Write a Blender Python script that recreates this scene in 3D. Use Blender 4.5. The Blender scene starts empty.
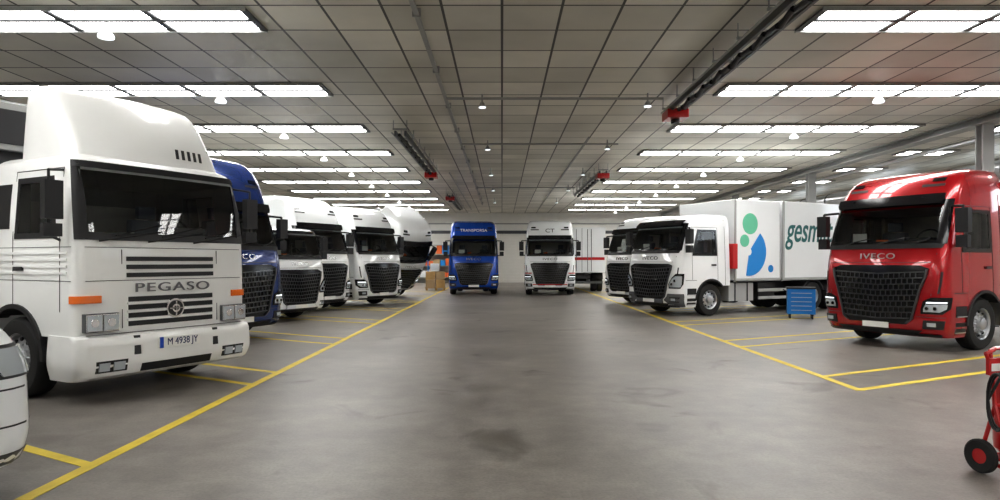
import bpy, math, random, bmesh
from mathutils import Vector, Matrix
from math import sin, cos, pi, radians, asin, sqrt
random.seed(4)
SC = bpy.context.scene
COL = SC.collection

# ------------------------------------------------------------------ materials
def mat(name, col, rough=.5, metal=0., coat=0., emit=0., spec=.5, noise=0.):
    m = bpy.data.materials.new(name); m.use_nodes = True
    nt = m.node_tree; b = nt.nodes['Principled BSDF']
    c = (col[0], col[1], col[2], 1)
    b.inputs['Base Color'].default_value = c
    b.inputs['Roughness'].default_value = rough
    b.inputs['Metallic'].default_value = metal
    b.inputs['Coat Weight'].default_value = coat
    b.inputs['Coat Roughness'].default_value = .03
    b.inputs['Specular IOR Level'].default_value = spec
    if emit:
        b.inputs['Emission Color'].default_value = c
        b.inputs['Emission Strength'].default_value = emit
    if noise:
        tc = nt.nodes.new('ShaderNodeTexCoord'); n = nt.nodes.new('ShaderNodeTexNoise')
        n.inputs['Scale'].default_value = 3.5; n.inputs['Detail'].default_value = 6
        mx = nt.nodes.new('ShaderNodeMix'); mx.data_type = 'RGBA'
        mx.inputs['A'].default_value = tuple(v*(1-noise) for v in col)+(1,)
        mx.inputs['B'].default_value = tuple(min(1, v*(1+noise)) for v in col)+(1,)
        nt.links.new(tc.outputs['Object'], n.inputs['Vector'])
        nt.links.new(n.outputs['Fac'], mx.inputs['Factor'])
        nt.links.new(mx.outputs['Result'], b.inputs['Base Color'])
    return m

WHITE = mat('paint_white', (.84, .86, .87), .28, coat=1, noise=.02)
CREAM = mat('paint_old_white', (.84, .845, .83), .38, coat=.5, noise=.03)
RED = mat('paint_red', (.40, .003, .009), .25, .35, coat=1)
NAVY = mat('paint_navy', (.010, .035, .17), .25, .3, coat=1)
BLUE = mat('paint_blue', (.010, .08, .46), .25, .3, coat=1)
DGLASS = mat('dark_glass', (.012, .014, .016), .06, spec=.8)
BLACK = mat('black_plastic', (.016, .016, .018), .45)
GLOSSB = mat('gloss_black', (.010, .010, .012), .15)
RUB = mat('tyre_rubber', (.02, .02, .02), .75, noise=.2)
DARK = mat('chassis_dark', (.03, .03, .033), .6, noise=.2)
GREY = mat('grey_plastic', (.09, .095, .10), .5)
SLAT = mat('grille_slat', (.055, .057, .06), .3, coat=.5)
LGREY = mat('light_grey', (.38, .385, .38), .5)
RAILM = mat('rail_metal', (.14, .145, .15), .4, .5)
INTER = mat('cab_interior', (.20, .20, .20), .8, noise=.15)
SEAT = mat('seat_fabric', (.11, .12, .15), .9, noise=.2)
CURT = mat('curtain_fabric', (.34, .33, .31), .9, noise=.1)
STEEL = mat('steel', (.55, .56, .58), .3, .9)
DSTEEL = mat('dark_steel', (.17, .17, .18), .35, .5)
CHROME = mat('chrome', (.8, .8, .82), .12, 1)
LAMP = mat('lamp_glass', (.55, .6, .64), .08, .3, coat=1)
DRL = mat('lamp_led', (.9, .95, 1), .3, emit=1.2)
ORANGE = mat('indicator_orange', (.85, .18, .015), .25, coat=1)
PLATE = mat('number_plate', (.85, .85, .82), .4)
PBLUE = mat('plate_blue', (.02, .08, .5), .4)
REDP = mat('red_enamel', (.50, .012, .015), .32, coat=.6)
YEL = mat('yellow_line_paint', (.70, .54, .06), .6, noise=.3)
LBLUE = mat('logo_blue', (.02, .25, .66), .4)
LGREEN = mat('logo_green', (.14, .52, .33), .4)
DGREEN = mat('logo_dark_green', (.02, .13, .13), .4)
TOOL = mat('toolbox_blue', (.01, .18, .52), .35, coat=.4)
WOOD = mat('pallet_wood', (.50, .32, .13), .7, noise=.3)
CARD = mat('cardboard', (.45, .32, .18), .8, noise=.15)
HIVIS = mat('orange_cloth', (.8, .18, .05), .8)
GLASS = bpy.data.materials.new('window_glass'); GLASS.use_nodes = True
_nt = GLASS.node_tree; _nt.nodes.clear()
_o = _nt.nodes.new('ShaderNodeOutputMaterial'); _t = _nt.nodes.new('ShaderNodeBsdfTransparent'); _g = _nt.nodes.new('ShaderNodeBsdfGlossy')
_f = _nt.nodes.new('ShaderNodeFresnel'); _m = _nt.nodes.new('ShaderNodeMixShader')
_t.inputs[0].default_value = (.80, .84, .84, 1); _g.inputs['Roughness'].default_value = .03; _f.inputs[0].default_value = 1.6
_nt.links.new(_f.outputs[0], _m.inputs[0]); _nt.links.new(_t.outputs[0], _m.inputs[1]); _nt.links.new(_g.outputs[0], _m.inputs[2]); _nt.links.new(_m.outputs[0], _o.inputs[0])

# ------------------------------------------------------------------ mesh helper
class P:
    def __init__(s, name, *mats):
        s.name = name; s.v = []; s.f = []; s.mi = []; s.mats = list(mats); s.cur = 0
    def use(s, i): s.cur = i; return s
    def add(s, vs, fs, M=None):
        o = len(s.v)
        s.v += [tuple(M @ Vector(v)) if M else tuple(v) for v in vs]
        s.f += [[i+o for i in f] for f in fs]; s.mi += [s.cur]*len(fs)
        return s
    def box(s, x0, x1, y0, y1, z0, z1, M=None):
        v = [(x, y, z) for z in (z0, z1) for y in (y0, y1) for x in (x0, x1)]
        f = [(0, 2, 3, 1), (4, 5, 7, 6), (0, 1, 5, 4), (2, 6, 7, 3), (0, 4, 6, 2), (1, 3, 7, 5)]
        return s.add(v, f, M)
    def boxs(s, x0, x1, y0, y1, z0, z1):
        s.box(x0, x1, y0, y1, z0, z1); s.box(-x1, -x0, y0, y1, z0, z1); return s
    def cyl(s, c, r, h, axis='Z', n=24, r2=None):
        r2 = r if r2 is None else r2
        v = []; f = []
        for k, (rr, t) in enumerate(((r, -h/2), (r2, h/2))):
            for i in range(n):
                a = 2*pi*i/n; v.append((rr*cos(a), rr*sin(a), t))
        for i in range(n): f.append((i, (i+1) % n, n+(i+1) % n, n+i))
        f.append(tuple(range(n-1, -1, -1))); f.append(tuple(range(n, 2*n)))
        R = {'Z': Matrix.Identity(4), 'X': Matrix.Rotation(pi/2, 4, 'Y'), 'Y': Matrix.Rotation(-pi/2, 4, 'X')}[axis]
        return s.add(v, f, Matrix.Translation(c) @ R)
    def tube(s, pts, r, n=8):
        for a, b in zip(pts[:-1], pts[1:]):
            a = Vector(a); b = Vector(b); d = b-a
            if d.length < 1e-6: continue
            q = d.to_track_quat('Z', 'Y').to_matrix().to_4x4()
            v = []; f = []
            for t in (-r*.2, d.length+r*.2):
                for i in range(n):
                    an = 2*pi*i/n; v.append((r*cos(an), r*sin(an), t))
            for i in range(n): f.append((i, (i+1) % n, n+(i+1) % n, n+i))
            f.append(tuple(range(n-1, -1, -1))); f.append(tuple(range(n, 2*n)))
            s.add(v, f, Matrix.Translation(a) @ q)
        return s
    def prism(s, yz, x0, x1):
        n = len(yz)
        v = [(x0, y, z) for y, z in yz]+[(x1, y, z) for y, z in yz]
        f = [(i, (i+1) % n, n+(i+1) % n, n+i) for i in range(n)]
        f += [tuple(range(n-1, -1, -1)), tuple(range(n, 2*n))]
        return s.add(v, f)
    def lathe(s, prof, c, sx=1, n=40):
        v = []; f = []; m = len(prof)
        for i in range(n):
            a = 2*pi*i/n
            for r, x in prof: v.append((c[0]+sx*x, c[1]+r*cos(a), c[2]+r*sin(a)))
        for i in range(n):
            j = (i+1) % n
            for k in range(m-1): f.append((i*m+k, i*m+k+1, j*m+k+1, j*m+k))
        return s.add(v, f)
    def patch(s, rows, fn, nx=14, off=.012, back=-.03):
        v = []; f = []; m = len(rows); w = nx+1
        for o in (off, back):
            for z, a0, a1 in rows:
                for i in range(w): v.append(fn(a0+(a1-a0)*i/nx, z, o))
        N = m*w
        for j in range(m-1):
            for i in range(nx):
                a = j*w+i
                f.append((a, a+1, a+w+1, a+w)); f.append((N+a, N+a+w, N+a+w+1, N+a+1))
        for i in range(nx):
            f.append((i, N+i, N+i+1, i+1)); a = (m-1)*w+i; f.append((a, a+1, N+a+1, N+a))
        for j in range(m-1):
            a = j*w; f.append((a, a+w, N+a+w, N+a)); a += nx; f.append((a, N+a, N+a+w, a+w))
        return s.add(v, f)
    def sheet(s, rows, fn, nx=14, off=.012):
        v = []; f = []; w = nx+1
        for z, a0, a1 in rows:
            for i in range(w): v.append(fn(a0+(a1-a0)*i/nx, z, off))
        for j in range(len(rows)-1):
            for i in range(nx):
                a = j*w+i; f.append((a, a+1, a+w+1, a+w))
        return s.add(v, f)
    def build(s, parent=None, bevel=0, angle=35, loc=None):
        me = bpy.data.meshes.new(s.name)
        me.from_pydata(s.v, [], s.f)
        for m in s.mats: me.materials.append(m)
        me.polygons.foreach_set('material_index', s.mi)
        bm = bmesh.new(); bm.from_mesh(me)
        bmesh.ops.remove_doubles(bm, verts=bm.verts, dist=1e-5)
        bmesh.ops.recalc_face_normals(bm, faces=bm.faces)
        bm.to_mesh(me); bm.free()
        me.polygons.foreach_set('use_smooth', [True]*len(me.polygons))
        ob = bpy.data.objects.new(s.name, me); COL.objects.link(ob)
        if parent: ob.parent = parent
        if loc: ob.location = loc
        if bevel:
            b = ob.modifiers.new('bevel', 'BEVEL'); b.width = bevel; b.segments = 2
            b.limit_method = 'ANGLE'; b.angle_limit = radians(40)
            ob.modifiers.new('wn', 'WEIGHTED_NORMAL')
        else:
            me.set_sharp_from_angle(angle=radians(angle))
        return ob

def empty(name, loc=(0, 0, 0), rz=0, parent=None, scale=1):
    e = bpy.data.objects.new(name, None); COL.objects.link(e)
    e.location = loc; e.rotation_euler = (0, 0, radians(rz)); e.empty_display_size = .3
    e.scale = (scale,)*3
    if parent: e.parent = parent
    return e

def text(parent, name, s, loc, rot, size, m, ex=.006, sx=1, shear=0, bold=0, align='CENTER', sp=1):
    c = bpy.data.curves.new(name, 'FONT'); c.body = s; c.size = size; c.extrude = ex
    c.align_x = align; c.align_y = 'CENTER'; c.shear = shear; c.offset = bold; c.space_character = sp
    c.materials.append(m)
    o = bpy.data.objects.new(name, c); COL.objects.link(o)
    o.location = loc; o.rotation_euler = [radians(r) for r in rot]; o.scale = (sx, 1, 1)
    o.parent = parent
    return o

def interp(keys):
    xs = [k[0] for k in keys]; ys = [k[1] for k in keys]; n = len(xs)
    sl = [(ys[i+1]-ys[i])/(xs[i+1]-xs[i]) for i in range(n-1)]
    t = [sl[0]]
    for i in range(1, n-1):
        t.append(0 if sl[i-1]*sl[i] <= 0 else 2*sl[i-1]*sl[i]/(sl[i-1]+sl[i]))
    t.append(sl[-1])
    def f(x):
        if x <= xs[0]: return ys[0]
        if x >= xs[-1]: return ys[-1]
        for i in range(n-1):
            if x <= xs[i+1]:
                h = xs[i+1]-xs[i]; u = (x-xs[i])/h
                return ((2*u**3-3*u*u+1)*ys[i]+(u**3-2*u*u+u)*h*t[i]+(-2*u**3+3*u*u)*ys[i+1]+(u**3-u*u)*h*t[i+1])
    return f

class Surf:
    def __init__(s, Y, W, R, z0, z1, yb, bulge):
        s.Y = interp(Y); s.W = interp(W); s.R = interp(R); s.z0 = z0; s.z1 = z1; s.yb = yb; s.b = bulge
    def front(s, x, z, off=0):
        w = s.W(z); r = s.R(z); sg = 1 if x >= 0 else -1; ax = min(abs(x), w*.9999)
        b = s.b*(min(ax, w-r)/w)**2
        d = ax-(w-r)
        if d <= 0: return (x, s.Y(z)+b-off, z)
        a = asin(min(1, d/r))
        return (sg*((w-r)+(r+off)*sin(a)), s.Y(z)+b+r-(r+off)*cos(a), z)
    def side(s, sg):
        return lambda y, z, off: (sg*(s.W(z)+off), y, z)
    def shell(s, name, m, nz=34):
        p = P(name, *m); rings = []; NF = 10; NC = 7
        for k in range(nz+1):
            u = k/nz; z = s.z0+(s.z1-s.z0)*(u if u < .8 else .8+.2*(1-(1-(u-.8)/.2)**1.5))
            w = s.W(z); r = s.R(z); ring = []
            half = []
            for i in range(NF//2+1): half.append(s.front((w-r)*i/(NF/2), z))
            for i in range(1, NC+1): half.append(s.front((w-r)+r*sin(pi/2*i/NC), z))
            yc = half[-1][1]; rb = .08
            yb = max(s.yb, yc+.12)
            for t in (.33, .66): half.append((w, yc+(yb-rb-yc)*t, z))
            half.append((w, yb-rb, z)); half.append((w-rb*.3, yb-rb*.3, z)); half.append((w-rb, yb, z)); 
            ring = half+[(-x, y, zz) for x, y, zz in reversed(half[1:])]
            rings.append(ring)
        n = len(rings[0]); v = [q for r in rings for q in r]; f = []
        for j in range(nz):
            for i in range(n):
                f.append((j*n+i, j*n+(i+1) % n, (j+1)*n+(i+1) % n, (j+1)*n+i))
        f.append(tuple(range(n-1, -1, -1))); f.append(tuple(range(nz*n, nz*n+n)))
        p.add(v, f)
        return p

def cut(ob, cutter, test, idx=1):
    cutter.parent = ob.parent
    m = ob.modifiers.new('b', 'BOOLEAN'); m.operation = 'DIFFERENCE'; m.object = cutter; m.solver = 'EXACT'
    bpy.context.view_layer.update()
    dg = bpy.context.evaluated_depsgraph_get()
    me = bpy.data.meshes.new_from_object(ob.evaluated_get(dg))
    ob.modifiers.clear(); old = ob.data; ob.data = me; bpy.data.meshes.remove(old)
    bpy.data.objects.remove(cutter)
    for p in me.polygons:
        if test(p.center): p.material_index = idx
    me.polygons.foreach_set('use_smooth', [True]*len(me.polygons))
    me.set_sharp_from_angle(angle=radians(32))

def arch_cut(ob, yc, zc, ra, zflat, yend=4):
    pts = [(yc-ra, -.2), (yc-ra, zc)]
    lim = asin(min(1, (zflat-zc)/ra))
    N = 18
    for i in range(1, N+1):
        t = pi-(pi-lim)*i/N; pts.append((yc+ra*cos(t), zc+ra*sin(t)))
    pts += [(yend, zflat), (yend, -.2)]
    c = P('cutter', BLACK).prism(pts, -2, 2).build()
    def test(c):
        d = sqrt((c.y-yc)**2+(c.z-zc)**2)
        return abs(d-ra) < .03 and c.z >= zc-.1 and abs(c.x) < 1.1 or (abs(c.y-(yc-ra)) < .01 and c.z < zc) or (abs(c.z-zflat) < .01 and c.y > yc and abs(c.x) < 1.1)
    cut(ob, c, test)

def cabin_cut(ob, zb, zt, yd, zf, hw, win, yb=2.1, ztb=None):
    ztb = ztb or zt-.04
    c = P('cutter', BLACK).prism([(-1, zb), (yd, zb), (yd, zf), (yb, zf), (yb, ztb), (1.0, ztb), (-1, zt)], -hw, hw).build()
    def test(c):
        inside = abs(c.x) < hw+.004 and c.y < yb+.01 and zf-.01 < c.z < zt+.03
        planes = (abs(c.z-zb) < .006 or abs(c.z-zf) < .006 or abs(c.y-yd) < .006 or abs(c.y-yb) < .006 or abs(abs(c.x)-hw) < .004
                  or (c.y > 1.0 and abs(c.z-ztb) < .006) or (c.y < 1.0 and abs(c.z-(zt+(ztb-zt)*(c.y+1)/2)) < .006))
        return inside and planes
    cut(ob, c, test, 2)
    c = P('cutter', BLACK).prism(win, -2, 2).build()
    cut(ob, c, lambda c: False)

def interior(root, yd, zdash, zf, wheel_x=.55):
    p = P('cab_seats', SEAT, BLACK, CURT)
    for x in (-.58, .58):
        p.use(0).box(x-.25, x+.25, 1.05, 1.55, zf+.25, zf+.42); p.box(x-.25, x+.25, 1.50, 1.66, zf+.3, zf+1.0); p.box(x-.14, x+.14, 1.53, 1.64, zf+1.02, zf+1.22)
        p.use(1).box(x-.15, x+.15, 1.1, 1.5, zf, zf+.25)
    p.use(2).box(-1.0, 1.0, 2.03, 2.08, zf+.2, zdash+.58)
    for x in (-.98, .90): p.box(x, x+.08, 1.70, 2.0, zf+.3, zdash+.58)
    p.build(root, .03)
    p = P('steering_wheel', BLACK)
    pts = []
    for i in range(21):
        a = 2*pi*i/20; pts.append((wheel_x+.22*cos(a), .78+.22*sin(a)*.35, zdash+.06+.22*sin(a)*.9))
    p.tube(pts, .018, 8); p.tube([(wheel_x-.2, .78, zdash+.06), (wheel_x+.2, .78, zdash+.06)], .02); p.tube([(wheel_x, .78, zdash+.06), (wheel_x, yd-.02, zdash-.12)], .03)
    p.build(root)
    p = P('dashboard', BLACK, PLATE, HIVIS)
    p.box(-1.0, 1.0, yd-.1, yd+.12, zdash-.35, zdash+.01); p.box(wheel_x-.22, wheel_x+.22, yd-.12, yd+.12, zdash, zdash+.09)
    p.use(1).box(-.75, -.45, yd-.16, yd-.15, zdash+.012, zdash+.20); p.use(2).box(-.3, -.12, yd-.08, yd+.04, zdash+.01, zdash+.07)
    p.build(root, .004)

# ------------------------------------------------------------------ wheels / chassis
def wheels(root, yc, r=.5, x=1.05, dual=False, rimmat=None):
    rimmat = rimmat or STEEL
    p = P('wheel_pair', RUB, rimmat, BLACK)
    for sg in (1, -1):
        k = r/.5; c = (sg*x, yc, r)
        tyre = [(.29, -.14), (.40, -.155), (.46, -.15), (.49, -.12), (.5, -.07), (.495, -.05), (.5, -.04), (.5, .04), (.495, .05), (.5, .07), (.49, .12), (.46, .15), (.40, .155), (.29, .14)]
        p.use(0).lathe([(a*k, b) for a, b in tyre], c, sg)
        if dual: p.lathe([(a*k, b) for a, b in tyre], (sg*(x-.33), yc, r), sg)
        if dual: rim = [(.30, .14), (.29, .12), (.27, .0), (.12, -.06), (.11, .08), (.0, .09)]
        else: rim = [(.30, .145), (.28, .13), (.26, .06), (.20, .09), (.13, .10), (.11, .17), (.08, .19), (.0, .19)]
        p.use(1).lathe([(a*k, b) for a, b in rim], c, sg)
        for i in range(10):
            a = 2*pi*i/10; xx = sg*(x+(.10 if not dual else -.03))
            p.use(1).cyl((xx, yc+.165*k*cos(a), r+.165*k*sin(a)), .016, .05, 'X', 6)
            a += pi/10
            p.use(2).cyl((sg*(x+(.085 if not dual else -.02)), yc+.225*k*cos(a), r+.225*k*sin(a)), .026, .03, 'X', 10)
    p.use(2).cyl((0, yc, r), .08, 2*x, 'X', 10)
    return p.build(root)

def chassis(root, L, rear, tank=True):
    p = P('chassis_frame', DARK, LGREY)
    p.boxs(.36, .44, .6, L, .72, 1.0)
    for y in (1.0, 2.4, 3.4, L-.1): p.box(-.4, .4, y-.05, y+.05, .76, .96)
    p.box(-.4, .4, .5, 2.1, .55, 1.1)
    if tank:
        p.use(1).boxs(.55, 1.15, 2.25, 3.35, .42, 1.0)
        p.use(0).boxs(.6, 1.16, 2.5, 2.55, .41, 1.01); p.boxs(.6, 1.16, 3.05, 3.1, .41, 1.01)
    for r in rear:
        for k in range(8):
            a0 = radians(20+140*k/8); a1 = radians(20+140*(k+1)/8)
            for sg in (1, -1):
                xs = sorted((sg*.62, sg*1.22))
                q = [(r+.56*cos(a0), .5+.56*sin(a0)), (r+.6*cos(a0), .5+.6*sin(a0)), (r+.6*cos(a1), .5+.6*sin(a1)), (r+.56*cos(a1), .5+.56*sin(a1))]
                p.prism(q, *xs)
    p.build(root)
    for r in rear: wheels(root, r, dual=True)

# ------------------------------------------------------------------ modern cab
def modern_cab(root, paint, H=3.76, lamp='low', bumper=None, yb=2.25, visor=True, badge='IVECO', badgemat=None, fairing=True, header=None):
    bumper = bumper or paint
    d = H-2.85
    zz = [2.85+d*t for t in (.3, .6, .83, .95, 1.0)]
    Y = [(.28, .13), (.36, .04), (.55, 0), (1.1, 0), (1.6, .03), (1.95, .10), (2.85, .40)]+list(zip(zz, (.50, .64, .84, 1.10, 1.5)))
    W = [(.28, 1.19), (.5, 1.24), (1.2, 1.25), (1.9, 1.23), (2.85, 1.18)]+list(zip(zz, (1.16, 1.13, 1.08, 1.01, .90)))
    R = [(.28, .3), (1.9, .26), (2.85, .25), (H, .28)]
    S = Surf(Y, W, R, .28, H, yb, .09)
    body = S.shell('cab_body', (paint, BLACK, INTER)).build(root)
    yc = 1.4
    arch_cut(body, yc, .5, .6, .93)
    zt = 2.80
    cabin_cut(body, 2.06, zt, .60, 1.30, 1.08, [(.72, 1.92), (1.60, 1.92), (1.60, 2.62), (.92, 2.62)], ztb=2.68)
    F = S.front
    interior(root, .55, 2.06, 1.30)
    p = P('windshield', GLASS, GLOSSB)
    p.sheet([(z, -a, a) for z, a in ((2.02, 1.12), (2.3, 1.12), (2.6, 1.11), (2.84, 1.09))], F, 26, .014)
    p.use(1)
    p.patch([(2.02, -1.15, 1.15), (2.08, -1.15, 1.15)], F, 26, .016, 0); p.patch([(2.76, -1.13, 1.13), (2.86, -1.12, 1.12)], F, 26, .016, 0)
    for sg in (1, -1): p.patch([(z,)+tuple(sorted((sg*1.03, sg*b))) for z, b in ((2.02, 1.17), (2.4, 1.165), (2.86, 1.14))], F, 6, .016, 0)
    p.build(root)
    p = P('cowl', BLACK)
    p.patch([(1.94, -1.12, 1.12), (2.03, -1.15, 1.15)], F, 22, .02)
    for x0 in (-.75, -.05, .6):
        a = F(x0, 2.02, .04); b = F(x0+.28, 2.09, .045); c = F(x0+.62 if x0 < .5 else x0+.35, 2.15, .04)
        p.tube([a, b, c], .012, 6)
    p.build(root)
    if visor:
        p = P('sun_visor', GLOSSB)
        p.patch([(2.78, -1.0, 1.0), (2.86, -1.03, 1.03), (2.97, -1.02, 1.02)], F, 20, .11, .06)
        for x in (-.7, 0, .7): p.box(x-.02, x+.02, F(0, 2.9)[1]-.09, F(0, 2.9)[1]+.08, 2.9, 2.93)
        p.build(root)
    if H > 3.3:
        p = P('roof_slot', BLACK, GLOSSB)
        z1 = 2.85+d*.42
        for sg in (1, -1):
            a, b = sorted((sg*.55, sg*.95)); p.use(0).patch([(z1, a, b), (z1+.05, a, b)], F, 6, .006)
            a, b = sorted((sg*.70, sg*.92)); p.use(1).patch([(z1+.10, a, b), (z1+.17, a, b)], F, 6, .012)
        p.build(root)
    # grille: glossy surround, honeycomb mesh, slats, chrome edge
    def half(z):
        if z < .6: return .58+(z-.5)*1.2
        if z < 1.15: return .70+.14*(z-.6)/.55
        if z < 1.42: return .84+.10*(z-1.15)/.27
        return .94+.02*min(1, (z-1.42)/.14) if z < 1.56 else .96-.16*(z-1.56)/.06
    p = P('grille', GLOSSB, SLAT, BLACK, CHROME)
    p.patch([(.50, -.58, .58), (.60, -.70, .70), (1.15, -.84, .84), (1.42, -.94, .94), (1.56, -.96, .96), (1.62, -.80, .80)], F, 20, .012)
    p.use(1)
    for i in range(9):
        z = .60+i*.108; a = half(z+.02)-.06
        def fn(x, zz_, o): return F(x, zz_+.05*abs(x)-.02, o)
        p.patch([(z, -a, a), (z+.022, -a, a)], fn, 16, .045, .0)
        for k in range(-9, 10):     # staggered mesh webs
            x = (k+(.5 if i % 2 else 0))*.1
            if abs(x) < a-.03 and i < 8: p.patch([(z+.02, x-.006, x+.006), (z+.108, x-.006, x+.006)], fn, 1, .03, .0)
    p.use(1)
    for sg in (1, -1):
        rows_ = [(z,)+tuple(sorted((sg*(half(z)-.035), sg*(half(z)+.0)))) for z in (.52, .6, .9, 1.15, 1.3, 1.42, 1.55)]
        p.patch(rows_, F, 2, .05, 0)
    p.use(2)
    p.patch([(.285, -1.1, 1.1), (.34, -1.12, 1.12)], F, 20, .010)
    p.patch([(.33, -.75, .75), (.40, -.85, .85)], F, 16, .012)
    p.build(root)
    if bumper != paint or lamp == 'high':
        p = P('bumper', bumper)
        for sg in (1, -1):
            rows = [(.30, .80, 1.19), (.4, .78, 1.22), (.5, .64, 1.235), (.62, .76, 1.24), (.70, .80, 1.24)]
            p.patch([(z,)+tuple(sorted((sg*a, sg*b))) for z, a, b in rows], F, 10, .014)
        p.box(-.6, .6, -.03, .1, .40, .52)
        p.build(root, .01)
    h0 = .72 if lamp == 'low' else .86
    p = P('headlamps', GLOSSB, LAMP, DRL, BLACK, CHROME)
    for sg in (1, -1):
        def srt(z, a, b): return (z,)+tuple(sorted((sg*a, sg*b)))
        if lamp == 'low':
            p.use(0).patch([srt(h0, .84, 1.16), srt(h0+.10, .84, 1.235), srt(h0+.24, .88, 1.244), srt(h0+.31, 1.02, 1.246)], F, 12, .014)
            p.use(1).patch([srt(h0+.04, .89, 1.13), srt(h0+.10, .89, 1.2), srt(h0+.18, .93, 1.21)], F, 10, .03, .01)
            for c in (.95, 1.07): p.use(4).cyl(F(sg*c, h0+.105, .03), .04, .02, 'Y', 18); p.use(0).cyl(F(sg*c, h0+.105, .035), .028, .02, 'Y', 18)
            p.use(2).patch([srt(h0+.20, .93, 1.2), srt(h0+.225, .95, 1.21)], F, 8, .03, .01)
        else:
            p.use(0).patch([srt(h0, .86, 1.2), srt(h0+.14, .84, 1.24), srt(h0+.34, .98, 1.246), srt(h0+.45, 1.1, 1.246)], F, 12, .014)
            p.use(1).patch([srt(h0+.04, .9, 1.2), srt(h0+.14, .88, 1.22), srt(h0+.3, 1.0, 1.225), srt(h0+.38, 1.1, 1.225)], F, 10, .03, .01)
            for c, z in ((.98, .13), (1.08, .24)): p.use(4).cyl(F(sg*c, h0+z, .03), .055, .02, 'Y', 18); p.use(0).cyl(F(sg*c, h0+z, .035), .04, .02, 'Y', 18)
        p.use(3).patch([srt(.44, .86, 1.16), srt(.60, .88, 1.19)], F, 8, .016)
        p.use(1).patch([srt(.49, .95, 1.08), srt(.56, .95, 1.08)], F, 6, .03, .01)
    p.build(root)
    p = P('panel_seams', BLACK)
    for sg in (1, -1):
        p.patch([(1.05,)+tuple(sorted((sg*1.0, sg*1.01))), (1.85,)+tuple(sorted((sg*1.06, sg*1.07)))], F, 1, .004)
        p.patch([(z,)+tuple(sorted((sg*a, sg*(a+.03)))) for z, a in ((1.10, 1.10), (1.3, 1.13), (1.5, 1.14))], F, 2, .006)
        sd = S.side(sg)
        for y0, y1, z0, z1 in ((.62, .63, 1.12, 2.72), (1.68, 1.69, 1.08, 2.74), (.62, 1.69, 2.73, 2.74), (.35, .80, 1.10, 1.112), (2.0, 2.01, .95, 3.0)):
            n = 8
            p.patch([(z0+(z1-z0)*i/n, y0, y1) for i in range(n+1)], sd, 1, .004)
        p.patch([(1.55, 1.42, 1.6), (1.6, 1.42, 1.6)], sd, 2, .03)
    p.patch([(1.665, -.98, .98), (1.675, -.98, .98)], F, 20, .004)
    p.patch([(.655, -1.2, -.76), (.665, -1.2, -.76)], F, 8, .004); p.patch([(.655, .76, 1.2), (.665, .76, 1.2)], F, 8, .004)
    p.build(root)
    p = P('side_windows', GLASS, GLOSSB)
    for sg in (1, -1):
        sd = S.side(sg)
        p.use(0).sheet([(1.9, .70, 1.62), (2.3, .76, 1.62), (2.64, .90, 1.61)], sd, 3, .006)
        p.use(1)
        p.patch([(1.86, .64, 1.66), (1.94, .66, 1.66)], sd, 3, .012); p.patch([(2.60, .84, 1.65), (2.67, .87, 1.65)], sd, 3, .012)
        p.patch([(1.9, 1.58, 1.66), (2.64, 1.58, 1.65)], sd, 1, .012); p.patch([(1.9, .64, .74), (2.3, .74, .83), (2.64, .86, .95)], sd, 1, .012)
    p.build(root)
    p = P('steps', BLACK, STEEL)
    for sg in (1, -1):
        for z in (.36, .66): p.use(0).patch([(z, .42, .78), (z+.20, .42, .78)], S.side(sg), 3, .008); p.use(1).patch([(z, .44, .77), (z+.02, .44, .77)], S.side(sg), 2, .02)
    p.build(root)
    p = P('arch_trim', BLACK)
    for sg in (1, -1):
        N = 16
        for i in range(N):
            a0 = pi*1.0-(pi*.77)*i/N; a1 = pi*1.0-(pi*.77)*(i+1)/N
            q = [(yc+r*cos(a), .5+r*sin(a)) for r, a in ((.595, a0), (.65, a0), (.65, a1), (.595, a1))]
            xs = sorted((sg*1.1, sg*1.268)); p.prism(q, *xs)
    p.build(root)
    p = P('mirrors', BLACK, CHROME)
    for sg in (1, -1):
        def bx(x0, x1, *r):
            a, b = sorted((sg*x0, sg*x1)); p.box(a, b, *r)
        p.use(0); bx(1.30, 1.52, .28, .42, 2.22, 2.66); bx(1.30, 1.50, .30, .42, 1.95, 2.17)
        p.use(1); bx(1.32, 1.50, .42, .425, 2.25, 2.63)
        p.use(0); p.tube([(sg*1.15, .5, 2.72), (sg*1.40, .36, 2.70), (sg*1.40, .36, 2.6)], .025)
        p.tube([(sg*1.2, .5, 1.98), (sg*1.40, .38, 2.0)], .025)
    p.build(root, .03)
    if fairing and H > 3:
        p = P('side_fairings', paint)
        for sg in (1, -1):
            a, b = sorted((sg*1.10, sg*1.16))
            p.prism([(yb-.05, 1.15), (yb+.42, 1.15), (yb+.42, H-.55), (yb+.2, H-.25), (yb-.05, H-.25)], a, b)
            a, b = sorted((sg*1.16, sg*1.22)); p.prism([(yb-.06, .95), (yb+.1, .95), (yb+.1, 2.8), (yb-.06, 2.8)], a, b)
        p.build(root, .015)
        p = P('side_skirts', paint, BLACK)
        for sg in (1, -1):
            a, b = sorted((sg*1.16, sg*1.22)); p.prism([(2.12, .95), (2.12, .42), (3.5, .42), (3.5, .95)], a, b)
        p.build(root, .015)
    bm_ = badgemat or CHROME
    if badge:
        text(root, 'front_badge', badge, F(0, 1.79, .03), (84, 0, 0), .155, bm_, .008, 1.5, sp=1.12)
    p = P('number_plate', PLATE); q = F(0, .45, .03); p.box(-.26, .26, q[1]-.02, q[1], .41, .52); p.build(root)
    if header:
        z = 2.85+d*.42; q = F(0, z, .05)
        text(root, 'header_text', header, q, (62, 0, 0), .22, PLATE, .004, 1.0)
    return S

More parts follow.
